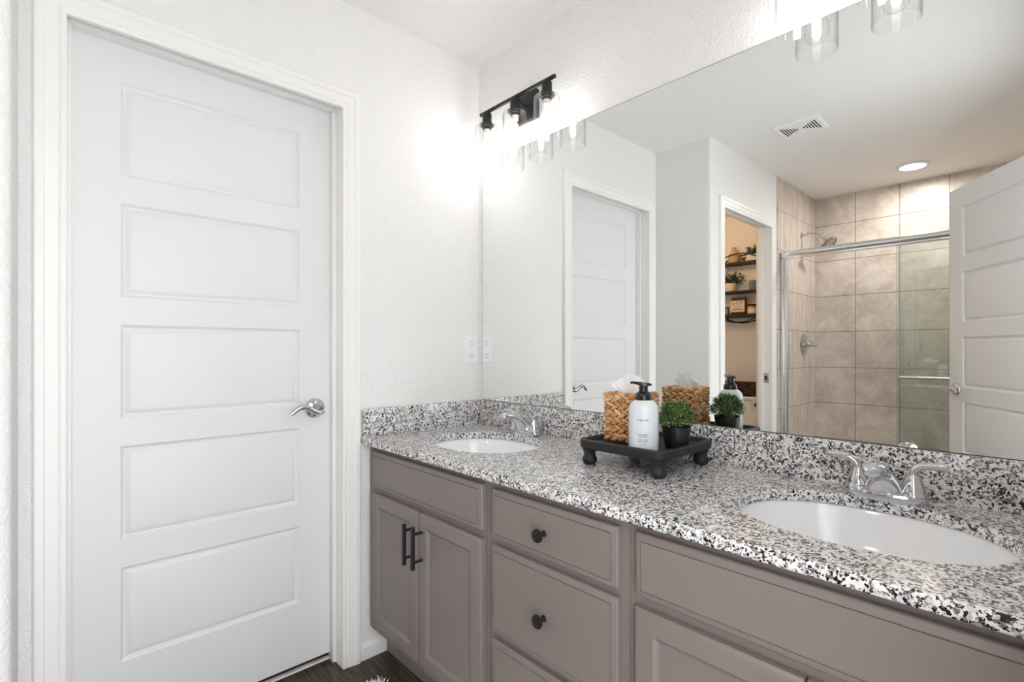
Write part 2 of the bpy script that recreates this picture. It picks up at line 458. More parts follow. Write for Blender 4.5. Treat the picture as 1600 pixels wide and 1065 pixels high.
# (front face of the leaf must look towards the mirror)
lv2 = lever(s2, .734, .922, -1)
mb = MB(); mb.box((-.03, .80, .91), (-.008, .8012, .968)); mb.done('latch_plate', M['nickel'], s2)
# entry casing and jamb
d4 = thing('door_4', 'white casing around the bathroom entry doorway', 'door frame', kind='structure')
casing(lambda y, z, t: (XR - t, y, z), EY0, EY1, DZ - .02, 0).done('door_casing', M['trim'], d4, 25)
jamb(XR, 2.0, EY0, EY1, DZ, MB()).done('door_jamb', M['trim'], d4, 25)
# toilet doorway
d3 = thing('door_3', 'open white doorway to the toilet room, seen in the mirror', 'doorway', kind='structure')
casing(lambda y, z, t: (X1 + t, y, z), TY0, TY1, DZ - .02, 0).done('door_casing', M['trim'], d3, 25)
jamb(X1 - .100, X1, TY0, TY1, DZ, MB(), (X1 - .085, X1 - .05)).done('door_jamb', M['trim'], d3, 25)
mb = MB(); mb.box((X1 - .048, TY0, .925), (X1 - .012, TY0 + .0015, .995), .0005); sp = mb.done('strike_plate', M['nickel'], d3)
mb = MB(); mb.box((X1 - .038, TY0 + .0012, .945), (X1 - .022, TY0 + .0019, .975)); mb.done('latch_hole', M['slot'], sp)

def baseboard(name, f, a0, a1, label):
    mb = MB(); prof = [(0, 0), (.0125, 0), (.0125, .046), (.010, .050), (.005, .060), (0, .062)]
    A = [mb.v(f(a0, d, z)) for d, z in prof]; B = [mb.v(f(a1, d, z)) for d, z in prof]
    for i in range(len(prof)):
        j = (i + 1) % len(prof); mb.face([A[i], A[j], B[j], B[i]])
    mb.face(A[::-1]); mb.face(B)
    return struct(name, mb, M['trim'], label, 'baseboard')
baseboard('baseboard_left', lambda a, d, z: (d, a, z), DY1 + .0665, -.4705, 'short white baseboard between door casing and vanity')
baseboard('baseboard_return', lambda a, d, z: (a, Y1 + d, z), .02, X1 - .02, 'white baseboard on the short wall facing the mirror')
baseboard('baseboard_toilet', lambda a, d, z: (X1 + d, a, z), TY1 + .067, Y1 - .02, 'white baseboard beside the toilet room doorway')

# ---------------------------------------------------------------- vanity
ZT, ZB, ZS = .8357, .8105, .9402
YF = -.535
def cab_front(x0, x1, z0, z1, name, parent, shaker=False, o=(0, 0, 0)):
    mb = MB(o); f = lambda a, b, d: (a, YF - d, b)
    if shaker: pr = [(0, .001), (0, .0165), (.003, .0195), (.008, .021), (.044, .021), (.046, .0185), (.051, .0165), (.053, .0125)]
    else: pr = [(0, .001), (0, .013), (.002, .0155), (.0125, .0195), (.0140, .0195), (.0145, .0175), (.0155, .0175), (.016, .0205)]
    mb.rings(f, x0, x1, z0, z1, pr, True)
    return mb.done(name, M['cab'], parent, 30)
def bar_handle(x, parent, o):
    mb = MB(o); y = YF - .021
    mb.box((x - .0055, y - .041, .468), (x + .0055, y - .030, .601), .001)
    for z in (.490, .579): mb.cyl((x, y, z), (x, y - .032, z), .0045, 12)
    mb.done('bar_handle', M['black'], parent, 30)
def knob(x, z, parent, o):
    mb = MB(o); y = YF - .0205
    mb.lathe([(.0085, 0), (.0065, .004), (.006, .014), (.009, .019), (.0155, .021), (.0165, .0235), (.0155, .0275), (.012, .029), (0, .0295)], (x, y, z), (0, -1, 0), 28)
    mb.done('knob', M['black'], parent, 30)
def carcass(x0, x1, parent, o):
    mb = MB(o); g = .0006
    mb.box((x0 + g, YF, .115), (x1 - g, YF + .02, ZB - .0005)); mb.box((x0 + g, YF + .02, .115), (x0 + .016, -.02, ZB - .0005))
    mb.box((x1 - .016, YF + .02, .115), (x1 - g, -.02, ZB - .0005)); mb.box((x0 + .016, YF + .02, .115), (x1 - .016, -.02, .131))
    mb.done('carcass', M['cab'], parent)
    mb = MB(o); mb.box((x0 + g, -.4695, 0), (x1 - g, -.452, .115)); mb.box((x0 + g, -.452, 0), (x0 + .016, -.02, .115)); mb.box((x1 - .016, -.452, 0), (x1 - g, -.02, .115))
    mb.done('toe_kick', M['cab'], parent)
def sink_base(x0, x1, fx0, fx1, label, group='vanity base cabinets'):
    o = ((x0 + x1) / 2, -.28, 0)
    t = thing('sink_base_cabinet', label, 'cabinet', o, 0, group)
    carcass(x0, x1, t, o)
    cab_front(fx0, fx1, .6585, .7885, 'false_front', t, False, o)
    m = (fx0 + fx1) / 2
    a = cab_front(fx0, m - .0025, .1435, .6365, 'cabinet_door', t, True, o); bar_handle(m - .026, a, o)
    b = cab_front(m + .0025, fx1, .1435, .6365, 'cabinet_door', t, True, o); bar_handle(m + .026, b, o)
    return t
sink_base(.002, .71, .048, .688, 'taupe sink base cabinet at the left wall, two doors with black bar pulls')
sink_base(1.163, 1.842, 1.186, 1.82, 'taupe sink base cabinet at right, in front of the near sink')
o = (.9365, -.28, 0)
t = thing('drawer_cabinet', 'taupe three-drawer cabinet with round black knobs between the sink cabinets', 'cabinet', o, 0, 'vanity base cabinets')
carcass(.71, 1.163, t, o)
for z0, z1 in ((.6535, .7865), (.3985, .6345), (.1435, .3795)):
    d = cab_front(.731, 1.141, z0, z1, 'drawer', t, False, o)
    knob(.936 - .005, (z0 + z1) / 2 - (.002 if z0 > .5 else .004), d, o)

# countertop with two oval cut-outs
SINKS = [(.385, -.285), (1.518, -.285)]; SA, SB = .222, .178
def oval(cx, cy, a, b, n=64, e=2.25):
    P = []
    for i in range(n):
        t = 2 * PI * i / n; c, s = math.cos(t), math.sin(t)
        P.append((cx + a * math.copysign(abs(c) ** (2 / e), c), cy + b * math.copysign(abs(s) ** (2 / e), s)))
    return P
ct = thing('vanity_countertop', 'grey and black speckled granite countertop with two sink cut-outs', 'countertop', (0, 0, 0))
mb = MB(); YC = -.573; xe = XR - .001
bmc = mb.bm
def sheet(z, flip):
    """plate with holes: cells [x edges] with each sink inside its own cell"""
    xs = [.001, .95, xe]
    for k, (cx, cy) in enumerate(SINKS):
        xa, xb = xs[k], xs[k + 1]
        P = oval(cx, cy, SA, SB); n = len(P)
        outer = []
        for (px, py) in P:                     # project from the centre to the cell border
            dx, dy = px - cx, py - cy; ts = []
            if dx > 1e-9: ts.append((xb - cx) / dx)
            if dx < -1e-9: ts.append((xa - cx) / dx)
            if dy > 1e-9: ts.append((-.001 - cy) / dy)
            if dy < -1e-9: ts.append((YC + .006 - cy) / dy)
            q = min(ts); outer.append((cx + dx * q, cy + dy * q))
        I = [mb.v((x, y, z)) for x, y in P]; O = [mb.v((x, y, z)) for x, y in outer]
        for i in range(n):
            j = (i + 1) % n; mb.face([I[i], I[j], O[j], O[i]])
            (ax, ay), (bx, by) = outer[i], outer[j]
            if abs(ax - bx) > 1e-6 and abs(ay - by) > 1e-6:      # a corner of the cell lies between
                cxn = xa if (abs(ax - xa) < 1e-6 or abs(bx - xa) < 1e-6) else xb
                cyn = -.001 if (abs(ay + .001) < 1e-6 or abs(by + .001) < 1e-6) else YC + .006
                mb.face([O[i], O[j], mb.v((cxn, cyn, z))])
sheet(ZT, 0); sheet(ZB, 1)
for cx, cy in SINKS:                            # polished hole wall, rounded top arris
    P = oval(cx, cy, SA, SB); n = len(P)
    A = [mb.v((x, y, ZT)) for x, y in P]; B = [mb.v((x, y, ZB)) for x, y in P]
    for i in range(n): mb.face([A[i], A[(i + 1) % n], B[(i + 1) % n], B[i]])
# eased front edge
prof = [(YC + .006, ZT), (YC + .003, ZT - .0008), (YC + .0008, ZT - .003), (YC, ZT - .006), (YC, ZB + .004), (YC + .001, ZB + .0015), (YC + .003, ZB + .0003), (YC + .006, ZB)]
A = [mb.v((.001, y, z)) for y, z in prof]; B = [mb.v((xe, y, z)) for y, z in prof]
for i in range(len(prof) - 1): mb.face([A[i], A[i + 1], B[i + 1], B[i]])
bk = [mb.v((.001, -.001, ZT)), mb.v((xe, -.001, ZT)), mb.v((xe, -.001, ZB)), mb.v((.001, -.001, ZB))]; mb.face(bk)
for xx in (.001, xe):
    mb.face([mb.v((xx, y, z)) for y, z in prof] + [mb.v((xx, -.001, ZB)), mb.v((xx, -.001, ZT))])
bmesh.ops.remove_doubles(mb.bm, verts=list(mb.bm.verts), dist=2e-5)
mb.done('slab', M['granite'], ct, 40)
mb = MB(); mb.box((.0205, -.021, ZT), (xe, -.0005, ZS), .0012); mb.done('backsplash', M['granite'], ct, 40)
mb = MB(); mb.box((.0005, YC + .003, ZT), (.0205, -.0005, ZS), .0012); mb.done('side_splash', M['granite'], ct, 40)

def sink(cx, cy, label):
    t = thing('sink', label, 'sink', (cx, cy, ZB), 0, 'undermount sinks')
    mb = MB(); prof = [(1.10, 0), (1.035, 0), (1.02, -.004), (.99, -.03), (.93, -.075), (.80, -.115), (.55, -.138), (.25, -.146), (.10, -.148)]
    n = 64; rows = [[mb.v((x, y, z - .0008)) for x, y in oval(0, 0, SA * k, SB * k, n)] for k, z in prof]
    for A, B in zip(rows, rows[1:]):
        for i in range(n): mb.face([A[i], B[i], B[(i + 1) % n], A[(i + 1) % n]])
    out = [[mb.v((x, y, z)) for x, y in oval(0, 0, SA * k, SB * k, n)] for k, z in ((1.10, -.012), (1.04, -.016), (.97, -.09), (.82, -.13), (.5, -.156), (.10, -.16))]
    for A, B in zip([rows[0]] + out, out):
        for i in range(n): mb.face([A[i], A[(i + 1) % n], B[(i + 1) % n], B[i]])
    mb.done('basin', M['porcelain'], t, 60)
    mb = MB(); mb.lathe([(0, -.1462), (.016, -.1462), (.0165, -.143), (.024, -.1425), (.029, -.1455), (.028, -.152), (0, -.152)], (0, 0, 0), (0, 0, 1), 32)
    mb.done('drain', M['chrome'], t, 40)
    return t
sk1 = sink(*SINKS[0], 'white oval undermount sink by the left wall')
sk2 = sink(*SINKS[1], 'white oval undermount sink nearest the camera, right of the tray')

# ---------------------------------------------------------------- faucets
def faucet(loc, label):
    t = thing('faucet', label, 'faucet', loc, 0, 'chrome centerset faucets')
    mb = MB(); n = 48
    def outline(k, dz):
        P = []
        for i in range(n):
            a = 2 * PI * i / n; c, s = math.cos(a), math.sin(a)
            x = .0755 * k * math.copysign(abs(c) ** .62, c); y = (.0265 + .0075 * math.exp(-(x / .034) ** 2) * (1 if s < 0 else .2)) * k * math.copysign(abs(s) ** .75, s)
            P.append(mb.v((x, y, dz)))
        return P
    rows = [outline(.97, 0), outline(1, .002), outline(1, .0135), outline(.965, .0172), outline(.88, .0185)]
    for A, B in zip(rows, rows[1:]):
        for i in range(n): mb.face([A[i], A[(i + 1) % n], B[(i + 1) % n], B[i]])
    mb.face(rows[0][::-1]); mb.face(rows[-1]); mb.done('base_plate', M['chrome'], t, 45)
    mb = MB()                                   # flared body sweeping up into the spout
    secs = [(-.002, .015, .045, .029), (-.005, .022, .040, .0275), (-.012, .034, .033, .024), (-.024, .048, .026, .020), (-.042, .062, .0215, .0165), (-.064, .073, .0195, .0145), (-.086, .0795, .0200, .0135), (-.104, .0805, .0198, .0130), (-.117, .078, .0170, .0115), (-.1245, .0745, .0105, .0075)]
    pts = [Vector((0, y, z)) for y, z, a, b in secs]; rows = []
    for i, (y, z, a, b) in enumerate(secs):
        tg = (pts[min(i + 1, len(pts) - 1)] - pts[max(i - 1, 0)]).normalized()
        if i == 0: tg = Vector((0, -.15, 1)).normalized()
        nn = Vector((0, -tg.z, tg.y)).normalized()
        rows.append([mb.v(pts[i] + Vector((a * math.cos(2 * PI * k / 28), 0, 0)) + nn * (b * math.sin(2 * PI * k / 28))) for k in range(28)])
    for A, B in zip(rows, rows[1:]):
        for i in range(28): mb.face([A[i], A[(i + 1) % 28], B[(i + 1) % 28], B[i]])
    mb.face(rows[0][::-1]); mb.face(rows[-1])
    sp = mb.done('spout', M['chrome'], t, 60)
    mb = MB(); mb.lathe([(0, -.006), (.0095, -.006), (.0105, .004), (0, .004)], (0, -.108, .0660), (0, 0, 1), 20); mb.done('aerator', M['nickel'], sp)
    mb = MB(); mb.cyl((0, .021, .012), (0, .021, .05), .0028, 10); mb.ellipsoid((0, .021, .053), (.006, .006, .0055)); mb.done('drain_lift_rod', M['chrome'], t, 60)
    for sg in (-1, 1):
        mb = MB(); x = sg * .0495
        mb.lathe([(.0262, .0165), (.0262, .021), (.0225, .0245), (.0222, .028), (.0205, .036), (.017, .047), (.0135, .056), (.0122, .062), (0, .064)], (x, 0, 0), (0, 0, 1), 32)
        h = mb.done('handle_base', M['chrome'], t, 50)
        mb = MB(); P = [(x, 0, .056), (x + sg * .001, 0, .066), (x + sg * .006, -.001, .0755), (x + sg * .015, -.002, .0815), (x + sg * .028, -.004, .0842), (x + sg * .043, -.006, .0850), (x + sg * .058, -.008, .0850)]
        mb.tube(P, [.0120, .0108, .0098, .0094, .0092, .0092, .0088], 16, True, .82); mb.done('lever', M['chrome'], h, 50)
    return t
f1 = faucet((.372, -.076, ZT), 'chrome two-handle faucet at the far sink by the left wall')
f2 = dup(f1); f2.location = (1.518, -.084, ZT); f2['label'] = 'chrome two-handle faucet at the near sink on the right'

# ---------------------------------------------------------------- mirror
mr = thing('wall_mirror', 'wide frameless plate mirror resting on the granite backsplash', 'mirror', (0, 0, 0))
mb = MB(); XM = .0297
mb.box((XM, -.0055, ZS + .0003), (XR - .004, -.0004, 2.0009)); mb.done('backing', M['mirror_edge'], mr)
mb = MB(); q = [mb.v(p) for p in ((XM + .0015, -.0058, ZS + .0018), (XR - .005, -.0058, ZS + .0018), (XR - .005, -.0058, 1.9994), (XM + .0015, -.0058, 1.9994))]
mb.face(q); mb.done('mirror_glass', M['mirror'], mr, 0)

# ---------------------------------------------------------------- vanity lights
def vanity_light(loc, label):
    t = thing('vanity_light', label, 'wall light', loc, 0, 'three-bulb vanity lights')
    mb = MB(); mb.box((-.057, -.022, -.062), (.057, -.0005, .052), .003); mb.done('backplate', M['black'], t)
    mb = MB(); mb.tube([(0, -.02, -.006), (0, -.05, -.004), (0, -.072, .006), (0, -.08, .011)], .0085, 14); mb.done('arm', M['black'], t, 50)
    mb = MB(); mb.cyl((-.212, -.08, .014), (.212, -.08, .014), .0078, 18); mb.done('bar', M['black'], t, 40)
    for k in (-1, 0, 1):
        x = k * .172; c = (x, -.08, 0)
        mb = MB(); mb.lathe([(0, .007), (.017, .007), (.0195, .004), (.0195, -.032), (.0215, -.036), (.030, -.039), (.031, -.0435), (.0225, -.0445), (.0225, -.050), (.018, -.052), (.018, -.060), (0, -.060)], c, (0, 0, 1), 28)
        s = mb.done('socket', M['black'], t, 35)
        mb = MB()
        mb.lathe([(.0235, -.0450), (.040, -.0455), (.0468, -.048), (.0495, -.054), (.05, -.065), (.05, -.190), (.0495, -.1915), (.0478, -.1915), (.0474, -.190), (.0474, -.066), (.0468, -.056), (.0445, -.0505), (.039, -.0480), (.0235, -.0475)], c, (0, 0, 1), 48)
        mb.done('glass_shade', M['lampglass'], t, 40)
        mb = MB(); mb.lathe([(0, -.060), (.0135, -.060), (.0135, -.074), (.012, -.078), (0, -.078)], c, (0, 0, 1), 20)
        b = mb.done('bulb', M['ivory'], t, 40)
        mb = MB(); mb.lathe([(.0125, -.077), (.0150, -.088), (.023, -.104), (.0285, -.120), (.0295, -.134), (.026, -.150), (.017, -.162), (.007, -.1668), (0, -.1675)], c, (0, 0, 1), 28)
        mb.done('bulb_envelope', M['bulbglass'], b, 60)
        mb = MB(); mb.lathe([(0, -.086), (.005, -.087), (.0095, -.094), (.0100, -.104), (.0100, -.142), (.0075, -.151), (0, -.153)], c, (0, 0, 1), 16)
        mb.done('filament', M['filament'], b, 60)
    return t
L1 = vanity_light((.3215, 0, 2.147), 'black three-bulb light with clear glass shades over the far sink, by the corner')
L2 = dup(L1); L2.location = (1.512, 0, 2.147); L2['label'] = 'black three-bulb light cut off by the top edge, over the near sink'

# ---------------------------------------------------------------- outlet
t = thing('wall_outlet', 'white duplex outlet on the left wall beside the mirror corner', 'outlet', (0, -.048, 1.165))
mb = MB(); mb.rings(lambda a, b, d: (d, a, b), -.036, .036, -.0605, .0605, [(0, .0003), (0, .003), (.004, .006)], True); mb.done('cover_plate', M['plastic'], t)
for s in (1, -1):
    mb = MB(); mb.rings(lambda a, b, d: (d, a, b), -.0165, .0165, s * .0285 - .0145, s * .0285 + .0145, [(0, .005), (.0005, .0078), (.002, .0082)], True); r = mb.done('receptacle', M['plastic'], t)
    mb = MB(); zc = s * .0285
    for y, w in ((-.0065, .0011), (.0065, .0011)): mb.box((.0080, y - w, zc + .001), (.0085, y + w, zc + .0095))
    mb.cyl((.0080, 0, zc - .007), (.0085, 0, zc - .007), .0026, 12); mb.done('slots', M['slot'], r)
mb = MB(); mb.cyl((.005, 0, 0), (.0068, 0, 0), .003, 14); mb.done('screw', M['plastic'], t)

# ---------------------------------------------------------------- footed tray
TX0, TX1, TY_0, TY_1 = .832, 1.114, -.322, -.034; TB, TF, TR = .8825, .8955, .9085
TC = ((TX0 + TX1) / 2, (TY_0 + TY_1) / 2)
t = thing('serving_tray', 'square black wooden footed tray standing on the granite countertop', 'tray', (TC[0], TC[1], ZT))
def rrect(hx, hy, r, n=8):
    P = []
    for cx, cy, a0 in ((hx - r, hy - r, 0), (-hx + r, hy - r, PI / 2), (-hx + r, -hy + r, PI), (hx - r, -hy + r, 1.5 * PI)):
        for i in range(n + 1):
            a = a0 + PI / 2 * i / n; P.append((cx + r * math.cos(a), cy + r * math.sin(a)))
    return P
mb = MB(); hx, hy = (TX1 - TX0) / 2, (TY_1 - TY_0) / 2
L = [(-.006, TB), (-.001, TB + .004), (0, TB + .012), (0, TR - .003), (-.002, TR - .0007), (-.005, TR), (-.0125, TR), (-.015, TR - .002), (-.017, TF + .003), (-.020, TF)]
rows = [[mb.v((x, y, z - ZT)) for x, y in rrect(hx + e, hy + e, max(.036 + e, .01))] for e, z in L]
n = len(rows[0])
for A, B in zip(rows, rows[1:]):
    for i in range(n): mb.face([A[i], A[(i + 1) % n], B[(i + 1) % n], B[i]])
mb.face(rows[0][::-1]); mb.face(rows[-1]); mb.done('tray_body', M['blackwood'], t, 40)
for sx in (-1, 1):
    for sy in (-1, 1):
        mb = MB(); h = TB - ZT
        mb.lathe([(0, .0002), (.0130, .0002), (.0175, .003), (.0208, .009), (.0212, .014), (.0203, .019), (.0178, .0235), (.0160, .027), (.0160, .031), (.0176, .036), (.0205, .042), (.0218, h), (0, h)], (sx * (hx - .030), sy * (hy - .030), 0), (0, 0, 1), 28)
        mb.done('foot', M['blackwood'], t, 50)

# ---------------------------------------------------------------- woven tissue box
def woven_box(o, x0, x1, y0, y1, z0, z1, rows, step, mb, lr, tilt=28, rim=True, seed=1):
    rnd = random.Random(seed); h = (z1 - z0) / rows
    faces = [((x0, y0), (x1, y0), (0, -1)), ((x1, y0), (x1, y1), (1, 0)), ((x1, y1), (x0, y1), (0, 1)), ((x0, y1), (x0, y0), (-1, 0))]
    for (ax, ay), (bx, by), (nx, ny) in faces:
        Lx = math.hypot(bx - ax, by - ay); tx, ty = (bx - ax) / Lx, (by - ay) / Lx; n = max(2, round(Lx / step))
        for r in range(rows):
            for k in range(n):
                for half in (0, 1):
                    s = (k + .5 + (.25 if half else -.2) + rnd.uniform(-.06, .06)) * Lx / n
                    s = min(max(s, lr[0] * .55), Lx - lr[0] * .55)
                    z = z0 + (r + (.73 if half else .27)) * h + rnd.uniform(-.04, .04) * h
                    ang = math.radians((tilt if half else -tilt) * rnd.uniform(.75, 1.25)) * -1
                    T = Vector((tx, ty, 0)) * math.cos(ang) + Vector((0, 0, 1)) * math.sin(ang); N = Vector((nx, ny, 0)); B = N.cross(T)
                    Rm = Matrix((T, B, N)).transposed(); c = Vector((ax + tx * s, ay + ty * s, z)) + N * rnd.uniform(-.0005, .0012)
                    mb.ellipsoid(c, (lr[0] * rnd.uniform(.9, 1.1), lr[1] * rnd.uniform(.9, 1.1), lr[2]), Rm, 10, 6)
    if rim:
        for (ax, ay), (bx, by), (nx, ny) in faces:
            Lx = math.hypot(bx - ax, by - ay); n = max(3, round(Lx / (step * .62)))
            for k in range(n):
                s = (k + .5) * Lx / n; d = Vector(((bx - ax) / Lx, (by - ay) / Lx, 0)); T = (d + Vector((-nx, -ny, 0)) * .45 * rnd.uniform(.6, 1.3)).normalized(); N = Vector((0, 0, 1)); B = N.cross(T)
                mb.ellipsoid(Vector((ax, ay, z1 + .0005)) + d * s - Vector((nx, ny, 0)) * .003, (lr[0] * .95, lr[1] * 1.0, lr[2] * 1.1), Matrix((T, B, N)).transposed(), 10, 6)
BX0, BX1, BY0, BY1, BZ0, BZ1 = .862, .976, -.232, -.103, TF + .001, 1.0365
t = thing('tissue_box_cover', 'square braided natural-fibre tissue box cover on the black tray', 'tissue box', ((BX0 + BX1) / 2, (BY0 + BY1) / 2, TF))
O = t.location
mb = MB(O); woven_box(O, BX0 + .006, BX1 - .006, BY0 + .006, BY1 - .006, BZ0 + .004, BZ1 - .004, 6, .0235, mb, (.0158, .0062, .0064), 22)
mb.done('braided_sides', M['weave'], t, 60)
mb = MB(O); a, b = .0075, .030
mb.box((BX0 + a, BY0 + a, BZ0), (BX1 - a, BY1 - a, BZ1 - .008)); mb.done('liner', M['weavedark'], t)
mb = MB(O); cx, cy = (BX0 + BX1) / 2, (BY0 + BY1) / 2; zt = BZ1 - .002
rnd = random.Random(5)
for ring in range(3):
    ins = .014 + ring * .011
    for sgn in range(4):
        x0, x1, y0, y1 = BX0 + ins, BX1 - ins, BY0 + ins, BY1 - ins
        p, q = [((x0, y0), (x1, y0)), ((x1, y0), (x1, y1)), ((x1, y1), (x0, y1)), ((x0, y1), (x0, y0))][sgn]
        Lx = math.hypot(q[0] - p[0], q[1] - p[1]); n = max(2, round(Lx / .015)); d = Vector(((q[0] - p[0]) / Lx, (q[1] - p[1]) / Lx, 0))
        for k in range(n):
            tw = rnd.uniform(.2, .5) * (1 if k % 2 else -1); T = Matrix.Rotation(tw, 3, 'Z') @ d; N = Vector((0, 0, 1))
            mb.ellipsoid(Vector((p[0], p[1], zt - .002)) + d * (k + .5) * Lx / n, (.0125, .0062, .0045), Matrix((T, N.cross(T), N)).transposed(), 8, 6)
mb.done('braided_top', M['weave'], t, 60)
# tissue
t = thing('tissue', 'white facial tissue pulled up out of the braided box cover', 'tissue', (cx, cy, BZ1))
mb = MB(); nu, nv = 26, 14
for layer, (yo, k, ph) in enumerate(((-.006, 1, 0), (.008, .86, 1.3))):
    G = []
    for j in range(nv + 1):
        v = j / nv; row = []
        for i in range(nu + 1):
            u = i / nu * 2 - 1; top = (1 - .55 * abs(u + .15 * k) ** 1.7) * k
            w = .016 + .036 * v ** .8
            x = w * u + .008 * v * (1 if layer == 0 else -1); z = -.012 + .068 * v * top
            y = yo + v * (.010 * math.sin(3.1 * u + ph) + .004 * math.sin(9 * u + 2 * v + ph)) - .008 * v * v * u
            row.append(mb.v((x, y, z)))
        G.append(row)
    for j in range(nv):
        for i in range(nu): mb.face([G[j][i], G[j][i + 1], G[j + 1][i + 1], G[j + 1][i]])
ts = mb.done('sheet', M['tissue'], t, 80, normals=False)
ts.rotation_euler = (0, 0, math.radians(33))

# ---------------------------------------------------------------- soap bottle
BP = (1.026, -.270, TF + .0002)
fa = math.atan2(-1.4433 + .270, 1.7753 - 1.026)           # bearing of the label side
t = thing('soap_bottle', 'white foaming soap bottle with black pump and small dark lettering on the tray', 'soap bottle', BP)
mb = MB(); mb.lathe([(0, .0006), (.034, .0006), (.0372, .002), (.0388, .006), (.0388, .108), (.0378, .116), (.0348, .1235), (.0290, .1295), (.0230, .1330), (.0215, .1345), (0, .1345)], (0, 0, 0), (0, 0, 1), 56)
mb.done('bottle_body', M['bottle'], t, 40)
mb = MB(); mb.lathe([(0, .1340), (.0218, .1340), (.0222, .136), (.0222, .1435), (.0205, .1500), (.0165, .1545), (.0125, .1565), (.0120, .1580), (.0112, .1760), (0, .1760)], (0, 0, 0), (0, 0, 1), 36)
pc = mb.done('pump', M['blackgloss'], t, 40)
mb = MB(); nd = Vector((math.cos(fa - 1.45), math.sin(fa - 1.45), 0)); sd = Vector((-nd.y, nd.x, 0))
# flat elongated nozzle head, beak towards the left
for part in range(1):
    secs = [(-.021, .006, .1735, .1765), (-.018, .011, .172, .1785), (-.010, .0135, .171, .180), (.006, .0130, .1715, .1815), (.018, .0095, .1745, .1825), (.028, .0065, .1770, .1832), (.0345, .0050, .1765, .1828)]
    rows = []
    for s, w, z0, z1 in secs:
        c = nd * s; rows.append([mb.v(c + sd * (w * a) + Vector((0, 0, z))) for a, z in ((-1, z0 + .001), (-.7, z0), (.7, z0), (1, z0 + .001), (1, z1 - .0012), (.7, z1), (-.7, z1), (-1, z1 - .0012))])
    for A, B in zip(rows, rows[1:]):
        for i in range(8): mb.face([A[i], A[(i + 1) % 8], B[(i + 1) % 8], B[i]])
    mb.face(rows[0][::-1]); mb.face(rows[-1])
mb.done('nozzle', M['blackgloss'], pc, 35)
def text_mesh(txt, size, spacing=1.0, bold=0.0):
    cu = bpy.data.curves.new('lettering', 'FONT'); cu.body = txt; cu.size = size; cu.align_x = 'CENTER'; cu.align_y = 'CENTER'; cu.space_character = spacing; cu.resolution_u = 3; cu.offset = bold
    ob = bpy.data.objects.new('lettering', cu); COL.objects.link(ob)
    dg = bpy.context.evaluated_depsgraph_get(); dg.update(); me = bpy.data.meshes.new_from_object(ob.evaluated_get(dg))
    bpy.data.objects.remove(ob); bpy.data.curves.remove(cu); return me
for nm, lines in (('brand_lettering', (('THRIVE', .0072, 1.35, .0835, .00012),)),
                  ('product_lettering', (('Foaming Organic', .0046, 1.0, .0470, .00006), ('Hand Soap', .0046, 1.0, .0415, .00006), ('SEA SALT &', .0043, 1.2, .0335, .00006), ('BERGAMOT', .0043, 1.2, .0288, .00006), ('10 FL OZ', .0040, 1.1, .0215, .00006)))):
    mb = MB()
    for txt, size, sp, z, bold in lines:
        me = text_mesh(txt, size, sp, bold); vs = []
        for w in me.vertices:
            a = fa - .06 + w.co.x / .0389; vs.append(mb.v((.03895 * math.cos(a), .03895 * math.sin(a), z + w.co.y)))
        for p in me.polygons: mb.face([vs[i] for i in p.vertices])
        bpy.data.meshes.remove(me)
    mb.done(nm, M['ink'], t, 0)

# ---------------------------------------------------------------- little plant
PP = (1.062, -.163, TF + .0002)
t = thing('potted_plant', 'small artificial boxwood ball in a black pot on the tray', 'plant', PP)
mb = MB(); mb.lathe([(0, 0), (.028, 0), (.0305, .002), (.0350, .026), (.0375, .050), (.0382, .0575), (.0370, .0585), (.0350, .0575), (.0335, .048), (0, .048)], (0, 0, 0), (0, 0, 1), 44)
mb.done('pot', M['pot'], t, 40)
def leafblade(mb, p, d, length, width, curl=.25, up=Vector((0, 0, 1))):
    d = d.normalized(); s = d.cross(up)
    if s.length < .05: s = d.cross(Vector((1, 0, 0)))
    s.normalize(); nn = s.cross(d)
    pts = [p, p + d * length * .45 + nn * length * curl * .15, p + d * length - nn * length * curl * .25]
    a = mb.v(pts[0]); b = mb.v(pts[1] + s * width); c = mb.v(pts[1] - s * width); e = mb.v(pts[2]); m = mb.v(pts[1] + nn * width * -.35)
    mb.face([a, b, m]); mb.face([a, m, c]); mb.face([b, e, m]); mb.face([m, e, c])
mb = MB(); rnd = random.Random(11)
for k in range(330):
    zz = rnd.uniform(-.42, 1); a = rnd.uniform(0, 2 * PI); rr = math.sqrt(max(0, 1 - zz * zz))
    n = Vector((rr * math.cos(a), rr * math.sin(a), zz)); rad = rnd.uniform(.72, 1.0)
    base = Vector((0, 0, .080)) + Vector((n.x * .046, n.y * .046, n.z * .041)) * rad
    tip = (n + Vector((rnd.uniform(-.5, .5), rnd.uniform(-.5, .5), rnd.uniform(-.1, .6)))).normalized()
    for q in range(7):
        off = Vector((rnd.uniform(-1, 1), rnd.uniform(-1, 1), rnd.uniform(-1, 1))) * .75
        leafblade(mb, base + tip * (.0016 * q - .004), tip + off, rnd.uniform(.009, .0145), rnd.uniform(.0013, .0021))
for k in range(60):
    a = rnd.uniform(0, 2 * PI); mb.tube([(0, 0, .05), (.02 * math.cos(a), .02 * math.sin(a), .07 + .03 * rnd.random()), (.038 * math.cos(a), .038 * math.sin(a), .075 + .035 * rnd.random())], .0007, 5)
mb.done('foliage', M['leaf'], t, 0, normals=False)

